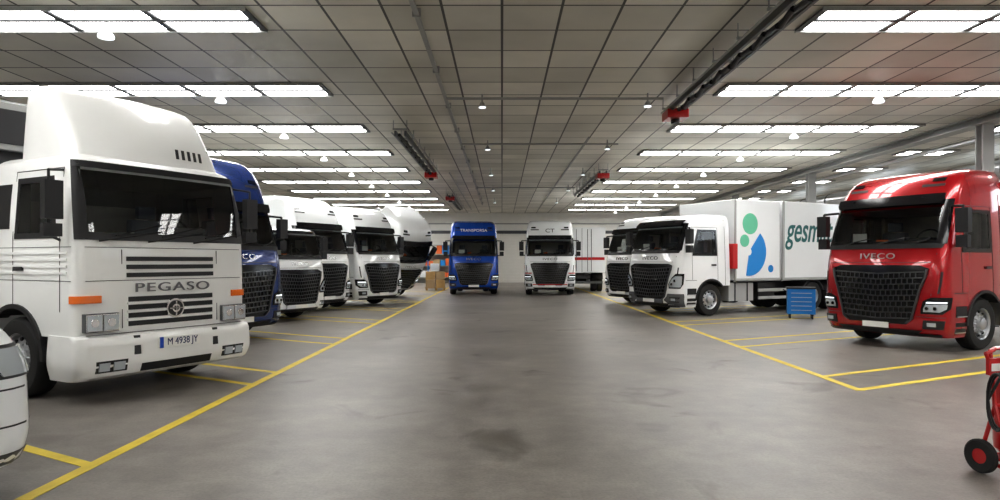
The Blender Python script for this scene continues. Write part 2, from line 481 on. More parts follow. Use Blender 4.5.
def tractor(name, loc, rz, paint, H=3.76, L=6.0, scale=1, **kw):
    root = empty(name, (loc[0], loc[1], 0), rz, scale=scale)
    S = modern_cab(root, paint, H, **kw)
    wheels(root, 1.4)
    chassis(root, L, [L-1.1])
    p = P('fifth_wheel', DARK); p.cyl((0, L-1.1, 1.08), .45, .08, 'Z', 28); p.box(-.3, .3, L-1.5, L-.7, 1.0, 1.05); p.build(root)
    p = P('tail_lamps', REDP, BLACK); p.boxs(.55, .95, L-.03, L+.02, .75, .9); p.use(1).box(-1.1, 1.1, L-.1, L-.03, .7, .95); p.build(root)
    return root, S

# ============================================================ ROOM
CH = 5.5; XL, XR, YB, YF = -18., 18.5, -14., 52.8
def node_mat(name): 
    m = bpy.data.materials.new(name); m.use_nodes = True
    return m, m.node_tree, m.node_tree.nodes['Principled BSDF']
m, nt, b = node_mat('polished_concrete')
N = nt.nodes.new; LK = nt.links.new
tc = N('ShaderNodeTexCoord')
n1 = N('ShaderNodeTexNoise'); n1.inputs['Scale'].default_value = .35; n1.inputs['Detail'].default_value = 8; n1.inputs['Roughness'].default_value = .6
n2 = N('ShaderNodeTexNoise'); n2.inputs['Scale'].default_value = 2.2; n2.inputs['Detail'].default_value = 10; n2.inputs['Roughness'].default_value = .7
n3 = N('ShaderNodeTexNoise'); n3.inputs['Scale'].default_value = 40; n3.inputs['Detail'].default_value = 4
n4 = N('ShaderNodeTexNoise'); n4.inputs['Scale'].default_value = .9; n4.inputs['Detail'].default_value = 3; n4.inputs['Distortion'].default_value = 1.2
for n in (n1, n2, n3, n4): LK(tc.outputs['Object'], n.inputs['Vector'])
r1 = N('ShaderNodeValToRGB'); r1.color_ramp.elements[0].position = .3; r1.color_ramp.elements[1].position = .7
r1.color_ramp.elements[0].color = (.215, .198, .180, 1); r1.color_ramp.elements[1].color = (.36, .335, .305, 1)
LK(n1.outputs['Fac'], r1.inputs['Fac'])
r2 = N('ShaderNodeValToRGB'); r2.color_ramp.elements[0].position = .33; r2.color_ramp.elements[1].position = .62
r2.color_ramp.elements[0].color = (.60, .59, .58, 1); r2.color_ramp.elements[1].color = (1, 1, 1, 1)
LK(n2.outputs['Fac'], r2.inputs['Fac'])
mx = N('ShaderNodeMix'); mx.data_type = 'RGBA'; mx.blend_type = 'MULTIPLY'; mx.inputs['Factor'].default_value = 1
LK(r1.outputs['Color'], mx.inputs['A']); LK(r2.outputs['Color'], mx.inputs['B'])
r4 = N('ShaderNodeValToRGB'); r4.color_ramp.elements[0].position = .26; r4.color_ramp.elements[1].position = .38
r4.color_ramp.elements[0].color = (.55, .53, .51, 1); r4.color_ramp.elements[1].color = (1, 1, 1, 1)
LK(n4.outputs['Fac'], r4.inputs['Fac'])
mx3 = N('ShaderNodeMix'); mx3.data_type = 'RGBA'; mx3.blend_type = 'MULTIPLY'; mx3.inputs['Factor'].default_value = 1
LK(mx.outputs['Result'], mx3.inputs['A']); LK(r4.outputs['Color'], mx3.inputs['B'])
# fine aggregate speckle
r5 = N('ShaderNodeValToRGB'); r5.color_ramp.elements[0].position = .3; r5.color_ramp.elements[1].position = .6
r5.color_ramp.elements[0].color = (.82, .82, .82, 1); r5.color_ramp.elements[1].color = (1.0, 1.0, 1.0, 1)
LK(n3.outputs['Fac'], r5.inputs['Fac'])
mx4 = N('ShaderNodeMix'); mx4.data_type = 'RGBA'; mx4.blend_type = 'MULTIPLY'; mx4.inputs['Factor'].default_value = 1
LK(mx3.outputs['Result'], mx4.inputs['A']); LK(r5.outputs['Color'], mx4.inputs['B'])
LK(mx4.outputs['Result'], b.inputs['Base Color'])
mr = N('ShaderNodeMapRange'); mr.inputs['To Min'].default_value = .22; mr.inputs['To Max'].default_value = .52
LK(n2.outputs['Fac'], mr.inputs['Value']); LK(mr.outputs['Result'], b.inputs['Roughness'])
bp = N('ShaderNodeBump'); bp.inputs['Strength'].default_value = .10; bp.inputs['Distance'].default_value = .01
LK(n3.outputs['Fac'], bp.inputs['Height']); LK(bp.outputs['Normal'], b.inputs['Normal'])
FLOOR = m
m, nt, b = node_mat('ceiling_tiles')
N = nt.nodes.new; LK = nt.links.new
tc = N('ShaderNodeTexCoord')
mp = N('ShaderNodeMapping'); mp.inputs['Location'].default_value = (0, -(10.44-.5325), 0)
br = N('ShaderNodeTexBrick'); br.offset = 0; br.inputs['Scale'].default_value = 1; br.inputs['Brick Width'].default_value = .9
br.inputs['Row Height'].default_value = 1.065; br.inputs['Mortar Size'].default_value = .022; br.inputs['Bias'].default_value = 0
br.inputs['Color1'].default_value = (.60, .58, .51, 1); br.inputs['Color2'].default_value = (.84, .81, .73, 1); br.inputs['Mortar'].default_value = (.05, .047, .043, 1)
LK(tc.outputs['Object'], mp.inputs['Vector']); LK(mp.outputs['Vector'], br.inputs['Vector'])
n1 = N('ShaderNodeTexNoise'); n1.inputs['Scale'].default_value = .5; n1.inputs['Detail'].default_value = 5
LK(tc.outputs['Object'], n1.inputs['Vector'])
r1 = N('ShaderNodeValToRGB'); r1.color_ramp.elements[0].color = (.78, .78, .78, 1); r1.color_ramp.elements[0].position = .3; r1.color_ramp.elements[1].position = .65
LK(n1.outputs['Fac'], r1.inputs['Fac'])
mx = N('ShaderNodeMix'); mx.data_type = 'RGBA'; mx.blend_type = 'MULTIPLY'; mx.inputs['Factor'].default_value = 1
LK(br.outputs['Color'], mx.inputs['A']); LK(r1.outputs['Color'], mx.inputs['B']); LK(mx.outputs['Result'], b.inputs['Base Color'])
b.inputs['Roughness'].default_value = .4
CEIL = m
WALL = mat('wall_paint', (.70, .68, .63), .7, noise=.06)
WALLW = mat('wall_white', (.86, .85, .82), .6, noise=.05)
PANEL = mat('ceiling_light', (1., .99, .97), .4, emit=13.5)
DOORM = mat('roller_door', (.80, .78, .73), .45, noise=.05)

P('floor', FLOOR).box(XL, XR, YB, YF, -.2, 0).build()
P('ceiling', CEIL).box(XL, XR, YB, YF, CH, CH+.2).build()
P('wall_left', WALL).box(XL-.2, XL, YB, YF, 0, CH).build()
P('wall_right', WALL).box(XR, XR+.2, YB, YF, 0, CH).build()
P('wall_back', WALLW).box(XL-.2, XR+.2, YF, YF+.2, 0, CH).build()
P('wall_front', WALL).box(XL-.2, XR+.2, YB-.2, YB, 0, CH).build()
for i, (a, b_) in enumerate(((-.4, 3.9), (5.2, 9.2), (-8, -4))):
    p = P('door_%d' % (i+1), DOORM, GREY); E = YF-.012
    for k in range(16): p.box(a, b_, E-.06-(.02 if k % 2 else 0), E, .02+k*.24, .02+(k+1)*.24-.015)
    p.use(1).box(a-.12, a, E-.1, E, 0, 4.0); p.box(b_, b_+.12, E-.1, E, 0, 4.0); p.box(a-.12, b_+.12, E-.14, E, 3.86, 4.1)
    p.build()
P('trim_back', LGREY).box(XL, XR, YF-.05, YF, 4.6, 4.7).build()
P('baseboard_back', GREY).box(XL, -8.2, YF-.03, YF, 0, .9).build()

p = P('ceiling_light_panels', PANEL, LGREY, GREY)
rows = [10.44+4.26*k for k in range(-5, 10)]
def strip(x0, x1, y):
    n = max(1, round((x1-x0)/1.5)); w = (x1-x0)/n
    p.use(1).box(x0-.04, x1+.04, y-.49, y+.49, CH-.02, CH-.001)
    for sy in (-.44, .05):
        for i in range(n):
            p.use(0).box(x0+i*w+.08, x0+(i+1)*w-.08, y+sy, y+sy+.37, CH-.035, CH-.021)
    p.use(2).box(x0-.04, x1+.04, y-.06, y+.03, CH-.05, CH-.02)
    for i in range(n+1): p.box(x0+i*w-.05, x0+i*w+.05, y-.46, y+.46, CH-.045, CH-.02)
    p.use(1).box(x0-.04, x1+.04, y-.50, y-.46, CH-.06, CH-.0); p.box(x0-.04, x1+.04, y+.46, y+.50, CH-.06, CH-.0)
for y in rows:
    strip(-11.4, -3.88, y); strip(4.84, 11.7, y); strip(13.9, 15.6, y)
p.build()
p = P('ceiling_lamps', LGREY, DRL)
def dome(x, y, z=CH, r=.13):
    p.use(0).cyl((x, y, z-.10), .02, .2, 'Z', 8); p.cyl((x, y, z-.24), r, .10, 'Z', 20, r*.5); p.use(1).cyl((x, y, z-.30), r*.9, .02, 'Z', 20)
for y in rows[3:]:
    dome(-6.2, y); dome(8.3, y)
for y in (14.9, 20.7, 27, 33, 40): dome(-.45, y+.3, r=.09); dome(3.3, y+.2, r=.09)
p.build()
p = P('ceiling_conduits', LGREY, GREY)
p.box(-1.32, -1.25, YB, 44, CH-.12, CH-.07)
for y in (14.9, 20.7, 33): p.tube([(-1.25, y, CH-.17), (3.6, y, CH-.17)], .03)
p.tube([(-2.2, 28, CH-.1), (-2.2, 48, CH-.1)], .03); p.tube([(2.6, 20, CH-.1), (2.6, 48, CH-.1)], .03)
for y in range(4, 44, 3): p.use(0).box(-1.35, -1.22, y, y+.04, CH-.13, CH)
p.build()
def rail(x, y0, y1, boxy):
    e = empty('exhaust_extraction_rail', (x, 0, 0))
    q = P('rail_track', RAILM, LGREY)
    q.box(-.16, -.11, y0, y1, CH-.42, CH-.28); q.box(.11, .16, y0, y1, CH-.42, CH-.28)
    n = int((y1-y0)/1.2)
    for i in range(n+1):
        y = y0+(y1-y0)*i/n
        q.use(1).box(-.2, .2, y-.025, y+.025, CH-.26, CH-.22); q.tube([(-.18, y, CH-.24), (-.18, y, CH)], .012, 6); q.tube([(.18, y, CH-.24), (.18, y, CH)], .012, 6); q.use(0)
    q.use(1).tube([(.24, y0, CH-.3), (.24, y1, CH-.3)], .03); q.tube([(-.22, y0, CH-.34), (-.22, y1, CH-.34)], .02)
    q.build(e)
    q = P('hose_bundle', BLACK)
    for k in range(int((y1-y0)/.5)):
        yy = y0+k*.5
        q.tube([(-.02, yy, CH-.40-.05*(k % 2)), (.02, yy+.5, CH-.40-.05*((k+1) % 2))], .045, 10)
    q.build(e)
    q = P('hose_reel_box', REDP, BLACK); q.box(-.24, .24, boxy-.28, boxy+.28, CH-.58, CH-.38); q.use(1).cyl((0, boxy, CH-.62), .1, .1, 'Z', 16); q.build(e, .02)
rail(3.95, 2, 15.6, 15.2); rail(-2.75, 18, 26.3, 25.9); rail(3.95, 26, 35, 26.2); rail(-2.75, 35, 44, 35.5)

for y in (8.9, 17.4, 27.2, 36, 44.5):
    q = P('steel_column', LGREY, GREY); q.box(12.45, 12.75, y-.14, y-.11, 0, CH-.25); q.box(12.45, 12.75, y+.11, y+.14, 0, CH-.25); q.box(12.58, 12.62, y-.12, y+.12, 0, CH-.25)
    q.use(1).box(12.38, 12.82, y-.22, y+.22, 0, .03); q.build()
q = P('beam_right', LGREY); q.box(12.4, 12.8, YB, YF, CH-.24, CH-.20); q.box(12.4, 12.8, YB, YF, CH-.04, CH-.001); q.box(12.58, 12.62, YB, YF, CH-.22, CH-.02); q.build()
q = P('air_duct', STEEL, GREY)
q.tube([(16.8, 0, 4.75), (16.8, YF-.3, 4.75)], .35, 20)
for y in range(1, 50, 3): q.use(1).cyl((16.8, y, 4.75), .37, .06, 'Y', 20)
q.use(0)
q.tube([(13.3, 0, 5.1), (13.3, YF-.5, 5.1)], .07, 10); q.tube([(13.6, 0, 5.2), (13.6, YF-.5, 5.2)], .05, 10)
q.build()
WSKY = mat('window_sky', (.85, .93, 1), .3, emit=3.5)
for i in range(6):
    q = P('window_%d' % (i+1), WSKY, LGREY); y = 6+i*8
    q.box(XR-.03, XR-.01, y, y+4, 3.6, 4.7); q.use(1)
    for yy in (y, y+1.33, y+2.66, y+3.95): q.box(XR-.06, XR-.001, yy, yy+.05, 3.55, 4.75)
    q.box(XR-.06, XR-.001, y, y+4, 3.55, 3.6); q.box(XR-.06, XR-.001, y, y+4, 4.7, 4.75); q.build()

p = P('floor_marking_lines', YEL)
p.box(-3.47, -3.35, .5, 46, .0005, .004); p.box(4.64, 4.76, 8.73, 46, .0005, .004)
def line(x, y, dx, dy, L):
    d = Vector((dx, dy, 0)).normalized(); n = Vector((-d.y, d.x, 0))*.055
    a = Vector((x, y, 0)); b = a+d*L
    v = [(q.x, q.y, z) for z in (.0005, .0035) for q in (a-n, a+n, b+n, b-n)]
    p.add(v, [(3, 2, 1, 0), (4, 5, 6, 7), (0, 1, 5, 4), (1, 2, 6, 5), (2, 3, 7, 6), (3, 0, 4, 7)])
for k in range(8):
    y = 4.7+k*4.45
    if k: line(-3.41, y, -.87, .5, 7)
    line(-3.41, y+1.0 if k else 5.53, -.87, .5, 7 if k else 2.2)
    y = 8.79+k*4.4
    line(4.70, y, .88, .46, 6); line(4.70, y+1.0, .88, .46, 6)
p.build()

# ============================================================ TRUCKS
A = 62
root = empty('vintage_truck', (-4.30, 8.72, 0), A)
Y = [(.80, 0), (1.2, 0), (1.9, .02), (1.98, .03), (2.85, .17), (2.95, .24), (3.0, .36), (3.02, .6)]
W = [(.8, 1.22), (1.9, 1.22), (2.85, 1.16), (2.95, 1.12), (3.02, .98)]
R = [(.8, .14), (2.85, .15), (3.02, .2)]
S = Surf(Y, W, R, .80, 3.02, 2.0, .05); F = S.front
body = S.shell('cab_body', (CREAM, BLACK, INTER), 30).build(root)
arch_cut(body, 1.32, .5, .62, 1.0)
cabin_cut(body, 2.04, 2.82, .50, 1.30, 1.07, [(.50, 2.03), (1.26, 2.03), (1.26, 2.66), (.60, 2.66)], yb=1.9, ztb=2.76)
p = P('windshield', BLACK, GLASS)
p.use(1).sheet([(z, -a, a) for z, a in ((2.0, 1.13), (2.4, 1.12), (2.86, 1.09))], F, 26, .012)
p.use(0).patch([(1.95, -1.17, 1.17), (2.04, -1.17, 1.17)], F, 26, .02, 0); p.patch([(2.82, -1.13, 1.13), (2.90, -1.11, 1.11)], F, 26, .02, 0)
for sg in (1, -1): p.patch([(z,)+tuple(sorted((sg*1.06, sg*b))) for z, b in ((1.95, 1.185), (2.4, 1.17), (2.90, 1.12))], F, 6, .02, 0)
p.build(root)
p = P('cab_seats', SEAT, CURT)
for x in (-.58, .58): p.use(0).box(x-.25, x+.25, .95, 1.4, 1.5, 1.7); p.box(x-.25, x+.25, 1.38, 1.52, 1.6, 2.3); p.box(x-.13, x+.13, 1.40, 1.5, 2.32, 2.5)
p.use(1).box(-.9, .9, 1.84, 1.88, 1.6, 2.5); p.build(root, .03)
p = P('dashboard', BLACK, GREY, PLATE); p.box(-1.0, 1.0, .40, .56, 1.8, 2.06); p.use(1).box(.3, .8, .4, .55, 2.06, 2.16); p.use(2).box(-.6, -.4, .2, .35, 2.055, 2.06); p.build(root, .004)
p = P('steering_wheel', BLACK)
pts = [(.55+.24*cos(2*pi*i/20), .72+.08*sin(2*pi*i/20), 2.10+.20*sin(2*pi*i/20)) for i in range(21)]
p.tube(pts, .016); p.tube([(.33, .72, 2.1), (.77, .72, 2.1)], .02); p.tube([(.55, .72, 2.1), (.55, .54, 1.95)], .03); p.build(root)
p = P('wipers', BLACK)
for x0 in (-.95, -.35, .3):
    p.tube([F(x0, 1.94, .04), F(x0+.35, 2.00, .05), F(x0+.8, 2.07, .03)], .012, 6); p.tube([F(x0+.2, 2.01, .035), F(x0+.8, 2.16, .03)], .010, 6)
p.build(root)
p = P('front_slots', BLACK)
for z in (1.50, 1.60, 1.70): p.patch([(z, -.62, .62), (z+.055, -.62, .62)], F, 12, .012)
for z in (.90, 1.00, 1.10, 1.20): p.patch([(z, -.60, .60), (z+.06, -.60, .60)], F, 12, .012)
p.patch([(1.86, -1.1, 1.1), (1.867, -1.1, 1.1)], F, 12, .004); p.patch([(1.46, -1.1, 1.1), (1.467, -1.1, 1.1)], F, 12, .004)
for x in (-.68, .68): p.patch([(.88, x, x+.01), (1.84, x, x+.01)], F, 1, .004)
p.build(root)
p = P('grille_bars', CREAM)
for z in (.965, 1.065, 1.165): p.patch([(z, -.62, .62), (z+.03, -.62, .62)], F, 12, .035, 0)
p.build(root)
text(root, 'front_badge', 'PEGASO', F(0, 1.365, .02), (90, 0, 0), .16, DSTEEL, .006, 1.7, sp=1.12)
p = P('emblem', CHROME, BLACK); p.cyl((0, -.03, 1.09), .125, .04, 'Y', 32); p.use(1).cyl((0, -.055, 1.09), .10, .01, 'Y', 32)
p.use(0).cyl((0, -.06, 1.09), .055, .012, 'Y', 24); p.use(1).cyl((0, -.068, 1.09), .03, .01, 'Y', 20); p.use(0); p.tube([(-.09, -.065, 1.09), (.09, -.065, 1.09)], .01); p.tube([(0, -.065, 1.0), (0, -.065, 1.18)], .01); p.build(root)
p = P('headlamps', CHROME, LAMP, ORANGE, GREY)
for sg in (1, -1):
    a, b = sorted((sg*.74, sg*1.14)); 
    p.use(3).box(a, b, -.03, .05, .86, 1.08)
    for c in (.84, 1.04):
        a, b = sorted((sg*(c-.085), sg*(c+.085))); p.use(0).box(a-.01, b+.01, -.04, .0, .87, 1.07); p.use(1).box(a, b, -.05, .0, .88, 1.06)
        p.use(0).cyl((sg*c, -.052, .97), .05, .01, 'Y', 20)
    rr = [(z,)+tuple(sorted((sg*.93, sg*1.215))) for z in (1.20, 1.29)]
    p.use(2).patch(rr, F, 12, .025)
p.build(root, .008)
Yb = [(.29, .02), (.32, -.06), (.5, -.12), (.74, -.12), (.80, -.09), (.82, -.03)]
Sb = Surf(Yb, [(.29, 1.22), (.5, 1.26), (.82, 1.24)], [(.29, .16), (.82, .16)], .29, .82, .62, .05)
p = Sb.shell('bumper', (CREAM,), 12); p.build(root)
p = P('bumper_details', BLACK, LAMP, GREY)
for sg in (1, -1):
    def q_(z, a, b): return (z,)+tuple(sorted((sg*a, sg*b)))
    p.use(0).patch([q_(.56, .52, .60), q_(.79, .52, .60)], Sb.front, 2, .01)
    p.use(0).patch([q_(.38, .68, 1.05), q_(.52, .68, 1.05)], Sb.front, 6, .008)
    p.use(1).patch([q_(.40, .72, .85), q_(.50, .72, .85)], Sb.front, 4, .025); p.use(1).patch([q_(.40, .90, 1.02), q_(.50, .90, 1.02)], Sb.front, 4, .025)
p.use(0).patch([(.34, -.5, .5), (.44, -.5, .5)], Sb.front, 8, .008)
p.use(0).patch([(.822, -1.1, 1.1), (.826, -1.1, 1.1)], Sb.front, 8, .004)
p.build(root)
p = P('number_plate', PLATE, PBLUE); p.box(-.29, .29, -.15, -.125, .60, .74); p.use(1).box(-.29, -.24, -.153, -.14, .60, .74); p.build(root, .003)
text(root, 'plate_text', 'M 4938 JY', (.03, -.153, .67), (90, 0, 0), .125, NAVY, .002, .85)
d0 = Surf([(2.95, .28), (3.05, .32), (3.4, .50), (3.75, .74), (3.88, .90), (3.94, 1.08)],
          [(2.95, 1.08), (3.4, 1.05), (3.75, 1.02), (3.88, .99), (3.94, .92)], [(2.95, .2), (3.94, .2)], 2.95, 3.94, 1.5, .14)
d0.shell('roof_deflector', (CREAM,), 20).build(root)
p = P('deflector_slots', BLACK)
for i in range(5):
    x = .30+i*.10; p.patch([(3.10, x, x+.045), (3.24, x+.03, x+.075)], d0.front, 2, .008)
p.build(root)
p = P('side_trim', BLACK, GLASS, GREY, CREAM)
for sg in (1, -1):
    sd = S.side(sg)
    p.use(1).sheet([(2.01, .47, 1.29), (2.3, .5, 1.29), (2.69, .57, 1.28)], sd, 3, .004)
    p.use(0).patch([(1.97, .40, 1.32), (2.04, .41, 1.32)], sd, 3, .01); p.patch([(2.65, .52, 1.31), (2.72, .54, 1.31)], sd, 3, .01)
    p.patch([(1.97, 1.25, 1.32), (2.72, 1.25, 1.31)], sd, 1, .01); p.patch([(1.97, .40, .51), (2.72, .54, .62)], sd, 1, .01)
    p.use(0).patch([(2.1, 1.45, 1.85), (2.66, 1.45, 1.85)], sd, 3, .008)
    for y0, y1, z0, z1 in ((.34, .35, 1.1, 2.8), (1.36, 1.37, 1.16, 2.8), (.34, 1.37, 2.80, 2.81), (.14, 2.0, 1.46, 1.467), (.14, 2.0, 1.86, 1.867)):
        p.use(0).patch([(z0, y0, y1), ((z0+z1)/2, y0, y1), (z1, y0, y1)], sd, 1, .004)
    for z in (1.54, 1.62, 1.70, 1.78): p.use(3).patch([(z, .2, 1.95), (z+.03, .2, 1.95)], sd, 3, .014)
    p.use(0).patch([(1.58, 1.12, 1.3), (1.63, 1.12, 1.3)], sd, 2, .035)
    for z in (.40, .64, .85): 
        a, b = sorted((sg*1.0, sg*1.2)); p.use(2).box(a, b, .2, .62, z, z+.03)
    N = 14
    for i in range(N):
        a0 = pi-(pi*.72)*i/N; a1 = pi-(pi*.72)*(i+1)/N
        q = [(1.32+r*cos(a), .5+r*sin(a)) for r, a in ((.615, a0), (.67, a0), (.67, a1), (.615, a1))]
        p.use(0).prism(q, *sorted((sg*1.1, sg*1.25)))
p.build(root)
p = P('mirrors', BLACK, CHROME)
for sg in (1, -1):
    a, b = sorted((sg*1.30, sg*1.50)); p.use(0).box(a, b, .12, .22, 2.18, 2.62); p.box(a, b, .14, .23, 1.98, 2.13)
    p.use(1).box(a+.02, b-.02, .22, .225, 2.2, 2.6)
    p.use(0).tube([(sg*1.14, .38, 2.78), (sg*1.42, .2, 2.74), (sg*1.42, .2, 2.0), (sg*1.2, .36, 1.94)], .016)
p.build(root, .02)
wheels(root, 1.32, .5)
chassis(root, 7.6, [5.6])
p = P('cargo_body', GREY, DARK, LGREY)
p.box(-1.2, 1.2, 2.35, 7.6, 1.05, 1.2); p.use(1).box(-1.2, 1.2, 2.35, 2.45, 1.2, 3.2); p.use(1).boxs(1.14, 1.2, 2.45, 7.6, 1.2, 2.9)
for y in (2.4, 3.6, 4.8, 6.0, 7.2): p.use(0).boxs(1.12, 1.24, y, y+.1, 1.05, 3.0)
p.use(2).box(-1.15, 1.15, 2.25, 2.95, 3.2, 3.85); p.use(1).box(-1.1, 1.1, 2.22, 2.25, 3.28, 3.75)
p.use(0).tube([(-1.1, 2.6, 3.9), (1.1, 2.6, 3.9)], .04)
p.build(root, .015)

# ---- white van, bottom-left corner
root = empty('delivery_van', (-3.70, 3.92, 0), A)
Y = [(.25, .10), (.32, .03), (.5, 0), (.85, .02), (1.05, .12), (1.2, .38), (1.3, .72), (1.36, .95), (1.8, 1.32), (2.2, 1.68), (2.35, 1.95), (2.42, 2.4)]
W = [(.25, .95), (.5, 1.0), (1.2, 1.0), (1.8, .96), (2.2, .9), (2.35, .82), (2.42, .7)]
Sv = Surf(Y, W, [(.25, .3), (.8, .34), (1.3, .4), (2.42, .3)], .25, 2.42, 5.6, .16)
vb = Sv.shell('van_body', (WHITE, BLACK), 36).build(root)
for yy in (1.0, 4.5):
    pts = [(yy-.42, -.1)]+[(yy+.42*cos(pi-pi*i/14), .34+.42*sin(pi-pi*i/14)) for i in range(15)]+[(yy+.42, -.1)]
    c = P('cutter', BLACK).prism(pts, -2, 2).build()
    cut(vb, c, lambda c, yy=yy: abs(sqrt((c.y-yy)**2+(c.z-.34)**2)-.42) < .02)
p = P('van_trim', BLACK, DGLASS, LAMP, GREY)
p.use(1).patch([(1.40, -.84, .84), (1.8, -.82, .82), (2.15, -.76, .76)], Sv.front, 16, .01)
p.use(3).patch([(.27, -.9, .9), (.36, -.95, .95)], Sv.front, 20, .012)
p.use(0).patch([(.6, -.5, .5), (.8, -.55, .55)], Sv.front, 12, .012)
for sg in (1, -1):
    p.use(0).patch([(z,)+tuple(sorted((sg*a, sg*b))) for z, a, b in ((.88, .70, .96), (1.0, .64, .985), (1.10, .66, .985))], Sv.front, 10, .008)
    p.use(2).patch([(z,)+tuple(sorted((sg*a, sg*b))) for z, a, b in ((.90, .72, .95), (1.0, .67, .975), (1.08, .69, .975))], Sv.front, 10, .02)
    p.use(1).patch([(1.42, 1.45, 2.3), (1.9, 1.75, 2.3)], Sv.side(sg), 3, .008)
    p.use(3).patch([(.62, 1.5, 4.0), (.72, 1.5, 4.0)], Sv.side(sg), 1, .02)
for z in (.545, .80): p.use(0).patch([(z, -.985, .985), (z+.012, -.985, .985)], Sv.front, 20, .006)
p.build(root)
wheels(root, 1.0, .34, .82); wheels(root, 4.5, .34, .82)

# ---- left row
tractor('semi_truck', (-5.42, 13.95), A, NAVY, H=4.0)
root = empty('medium_truck', (-5.70, 18.9, 0), A, scale=.9)
modern_cab(root, WHITE, 2.98, lamp='high', bumper=WHITE, visor=False, fairing=False)
wheels(root, 1.4); chassis(root, 7, [5.4])
p = P('cargo_box', WHITE, LGREY); p.box(-1.2, 1.2, 2.5, 7.1, 1.1, 2.6); p.use(1).boxs(1.18, 1.23, 2.5, 7.1, 1.08, 1.2); p.build(root, .02)
tractor('semi_truck', (-5.80, 22.4), A, WHITE, H=3.9)
tractor('semi_truck', (-4.45, 25.1), A-3, WHITE)
root = empty('semi_truck', (-4.6, 31.1, 0), A-6)
hinge = bpy.data.objects.new('tilted_cab', None); COL.objects.link(hinge); hinge.parent = root
TA = 38
hinge.rotation_euler = (radians(TA), 0, 0)
hv = Vector((0, .3, .9)); hinge.location = hv - Matrix.Rotation(radians(TA), 3, 'X') @ hv
modern_cab(hinge, WHITE, 3.6)
wheels(root, 1.4); chassis(root, 6, [4.9])
p = P('engine', DARK, STEEL, GREY); p.box(-.4, .4, .7, 2.0, .9, 1.55); p.use(1).cyl((0, .62, 1.2), .3, .08, 'Y', 20); p.use(2).box(-.3, .3, .9, 1.8, 1.55, 1.75); p.boxs(.45, .7, 2.2, 2.5, 1.0, 1.9); p.build(root, .02)

# ---- centre pair
tractor('semi_truck', (-1.4, 33.0), 3, BLUE, header='TRANSPORSA')
root, S = tractor('semi_truck', (2.35, 32.6), -3, WHITE, bumper=WHITE, badgemat=BLACK)
p = P('livery_stripes', REDP)
for sg in (1, -1):
    p.patch([(1.08,)+tuple(sorted((sg*.90, sg*1.2))), (1.13,)+tuple(sorted((sg*.90, sg*1.2)))], S.front, 6, .02)
    p.patch([(1.3, .3, 1.9), (1.5, .3, 2.2)], S.side(sg), 2, .006)
p.patch([(.53, -.85, .85), (.57, -.85, .85)], S.front, 16, .03)
p.build(root)
text(root, 'header_text', 'CT', S.front(0, 3.2, .05), (62, 0, 0), .3, BLACK, .004, 1.2)

# ---- right row
tractor('semi_truck', (7.35, 13.1), -A, RED, H=3.5, badgemat=LGREY)
root = empty('box_truck', (4.66, 21.1, 0), -A)
modern_cab(root, WHITE, 3.16, lamp='high', bumper=GREY, visor=True, fairing=False, badgemat=BLACK)
wheels(root, 1.4); chassis(root, 8.3, [6.2, 7.45])
p = P('cargo_box', WHITE, LGREY, BLACK)
p.box(-1.25, 1.25, 2.42, 4.5, 1.08, 3.66)
p.box(-1.25, 1.25, 4.62, 8.4, 1.08, 3.70)
p.use(1).boxs(1.22, 1.28, 2.42, 4.5, 1.05, 1.15); p.boxs(1.22, 1.28, 4.62, 8.4, 1.05, 1.15); p.boxs(1.22, 1.275, 4.62, 4.72, 1.05, 3.70); p.boxs(1.22, 1.275, 2.42, 2.48, 1.05, 3.66)
p.box(-1.15, 1.15, 4.45, 4.66, 1.1, 3.3)
p.build(root, .04)
p = P('side_guards', GREY, BLACK, LGREY)
for sg in (1, -1):
    for z in (.45, .7): a, b = sorted((sg*1.2, sg*1.24)); p.use(2).box(a, b, 3.5, 5.5, z, z+.1)
    a, b = sorted((sg*.6, sg*1.2)); p.use(1).box(a, b, 3.5, 4.3, .45, 1.0)
p.build(root, .01)
p = P('fire_extinguisher_box', REDP); p.box(1.1, 1.3, 2.28, 2.5, 1.45, 2.25); p.build(root, .02)
def ring(pp, y, z, r0, r1, a0, a1, x=1.255, n=28):
    for i in range(n):
        t0 = radians(a0+(a1-a0)*i/n); t1 = radians(a0+(a1-a0)*(i+1)/n)
        q = [(y+r*cos(a), z+r*sin(a)) for r, a in ((r0, t0), (r1, t0), (r1, t1), (r0, t1))]
        pp.prism(q, x-.02, x+.006)
p = P('livery_blue', LBLUE); ring(p, 3.05, 2.0, .12, .78, -100, 50); p.build(root)
p = P('livery_green', LGREEN, LBLUE); ring(p, 3.1, 2.9, .001, .34, 0, 360); p.use(1); ring(p, 4.05, 1.45, .001, .12, 0, 360); p.use(0); ring(p, 2.85, 2.35, .001, .2, 0, 360); p.build(root)
text(root, 'side_lettering', 'gesmat', (1.26, 4.78, 2.72), (90, 0, 90), 1.2, DGREEN, .006, .68, shear=.3, bold=.01, align='LEFT')
tractor('semi_truck', (4.65, 26.0), -A, WHITE, H=3.45, badgemat=BLACK)
root = empty('box_truck', (4.85, 43.8, 0), 176)
modern_cab(root, WHITE, 3.1, lamp='high', bumper=GREY, visor=False, fairing=False)
wheels(root, 1.4); chassis(root, 8, [6.2])
p = P('cargo_box', WHITE, LGREY, REDP, GREY); p.box(-1.25, 1.25, 2.42, 8.1, 1.08, 3.5); p.use(1).boxs(1.22, 1.28, 2.42, 8.1, 1.05, 1.15); p.use(2).boxs(1.24, 1.26, 2.6, 7.8, 1.7, 1.95)
p.box(-1.2, 1.2, 8.1, 8.11, 1.75, 1.9); p.use(3).box(-.01, .01, 8.1, 8.12, 1.1, 3.45); p.box(-1.1, 1.1, 8.0, 8.1, .5, .62)
for x in (-.5, -.3, .3, .5): p.use(3).tube([(x, 8.13, 1.15), (x, 8.13, 3.4)], .015)
p.build(root)

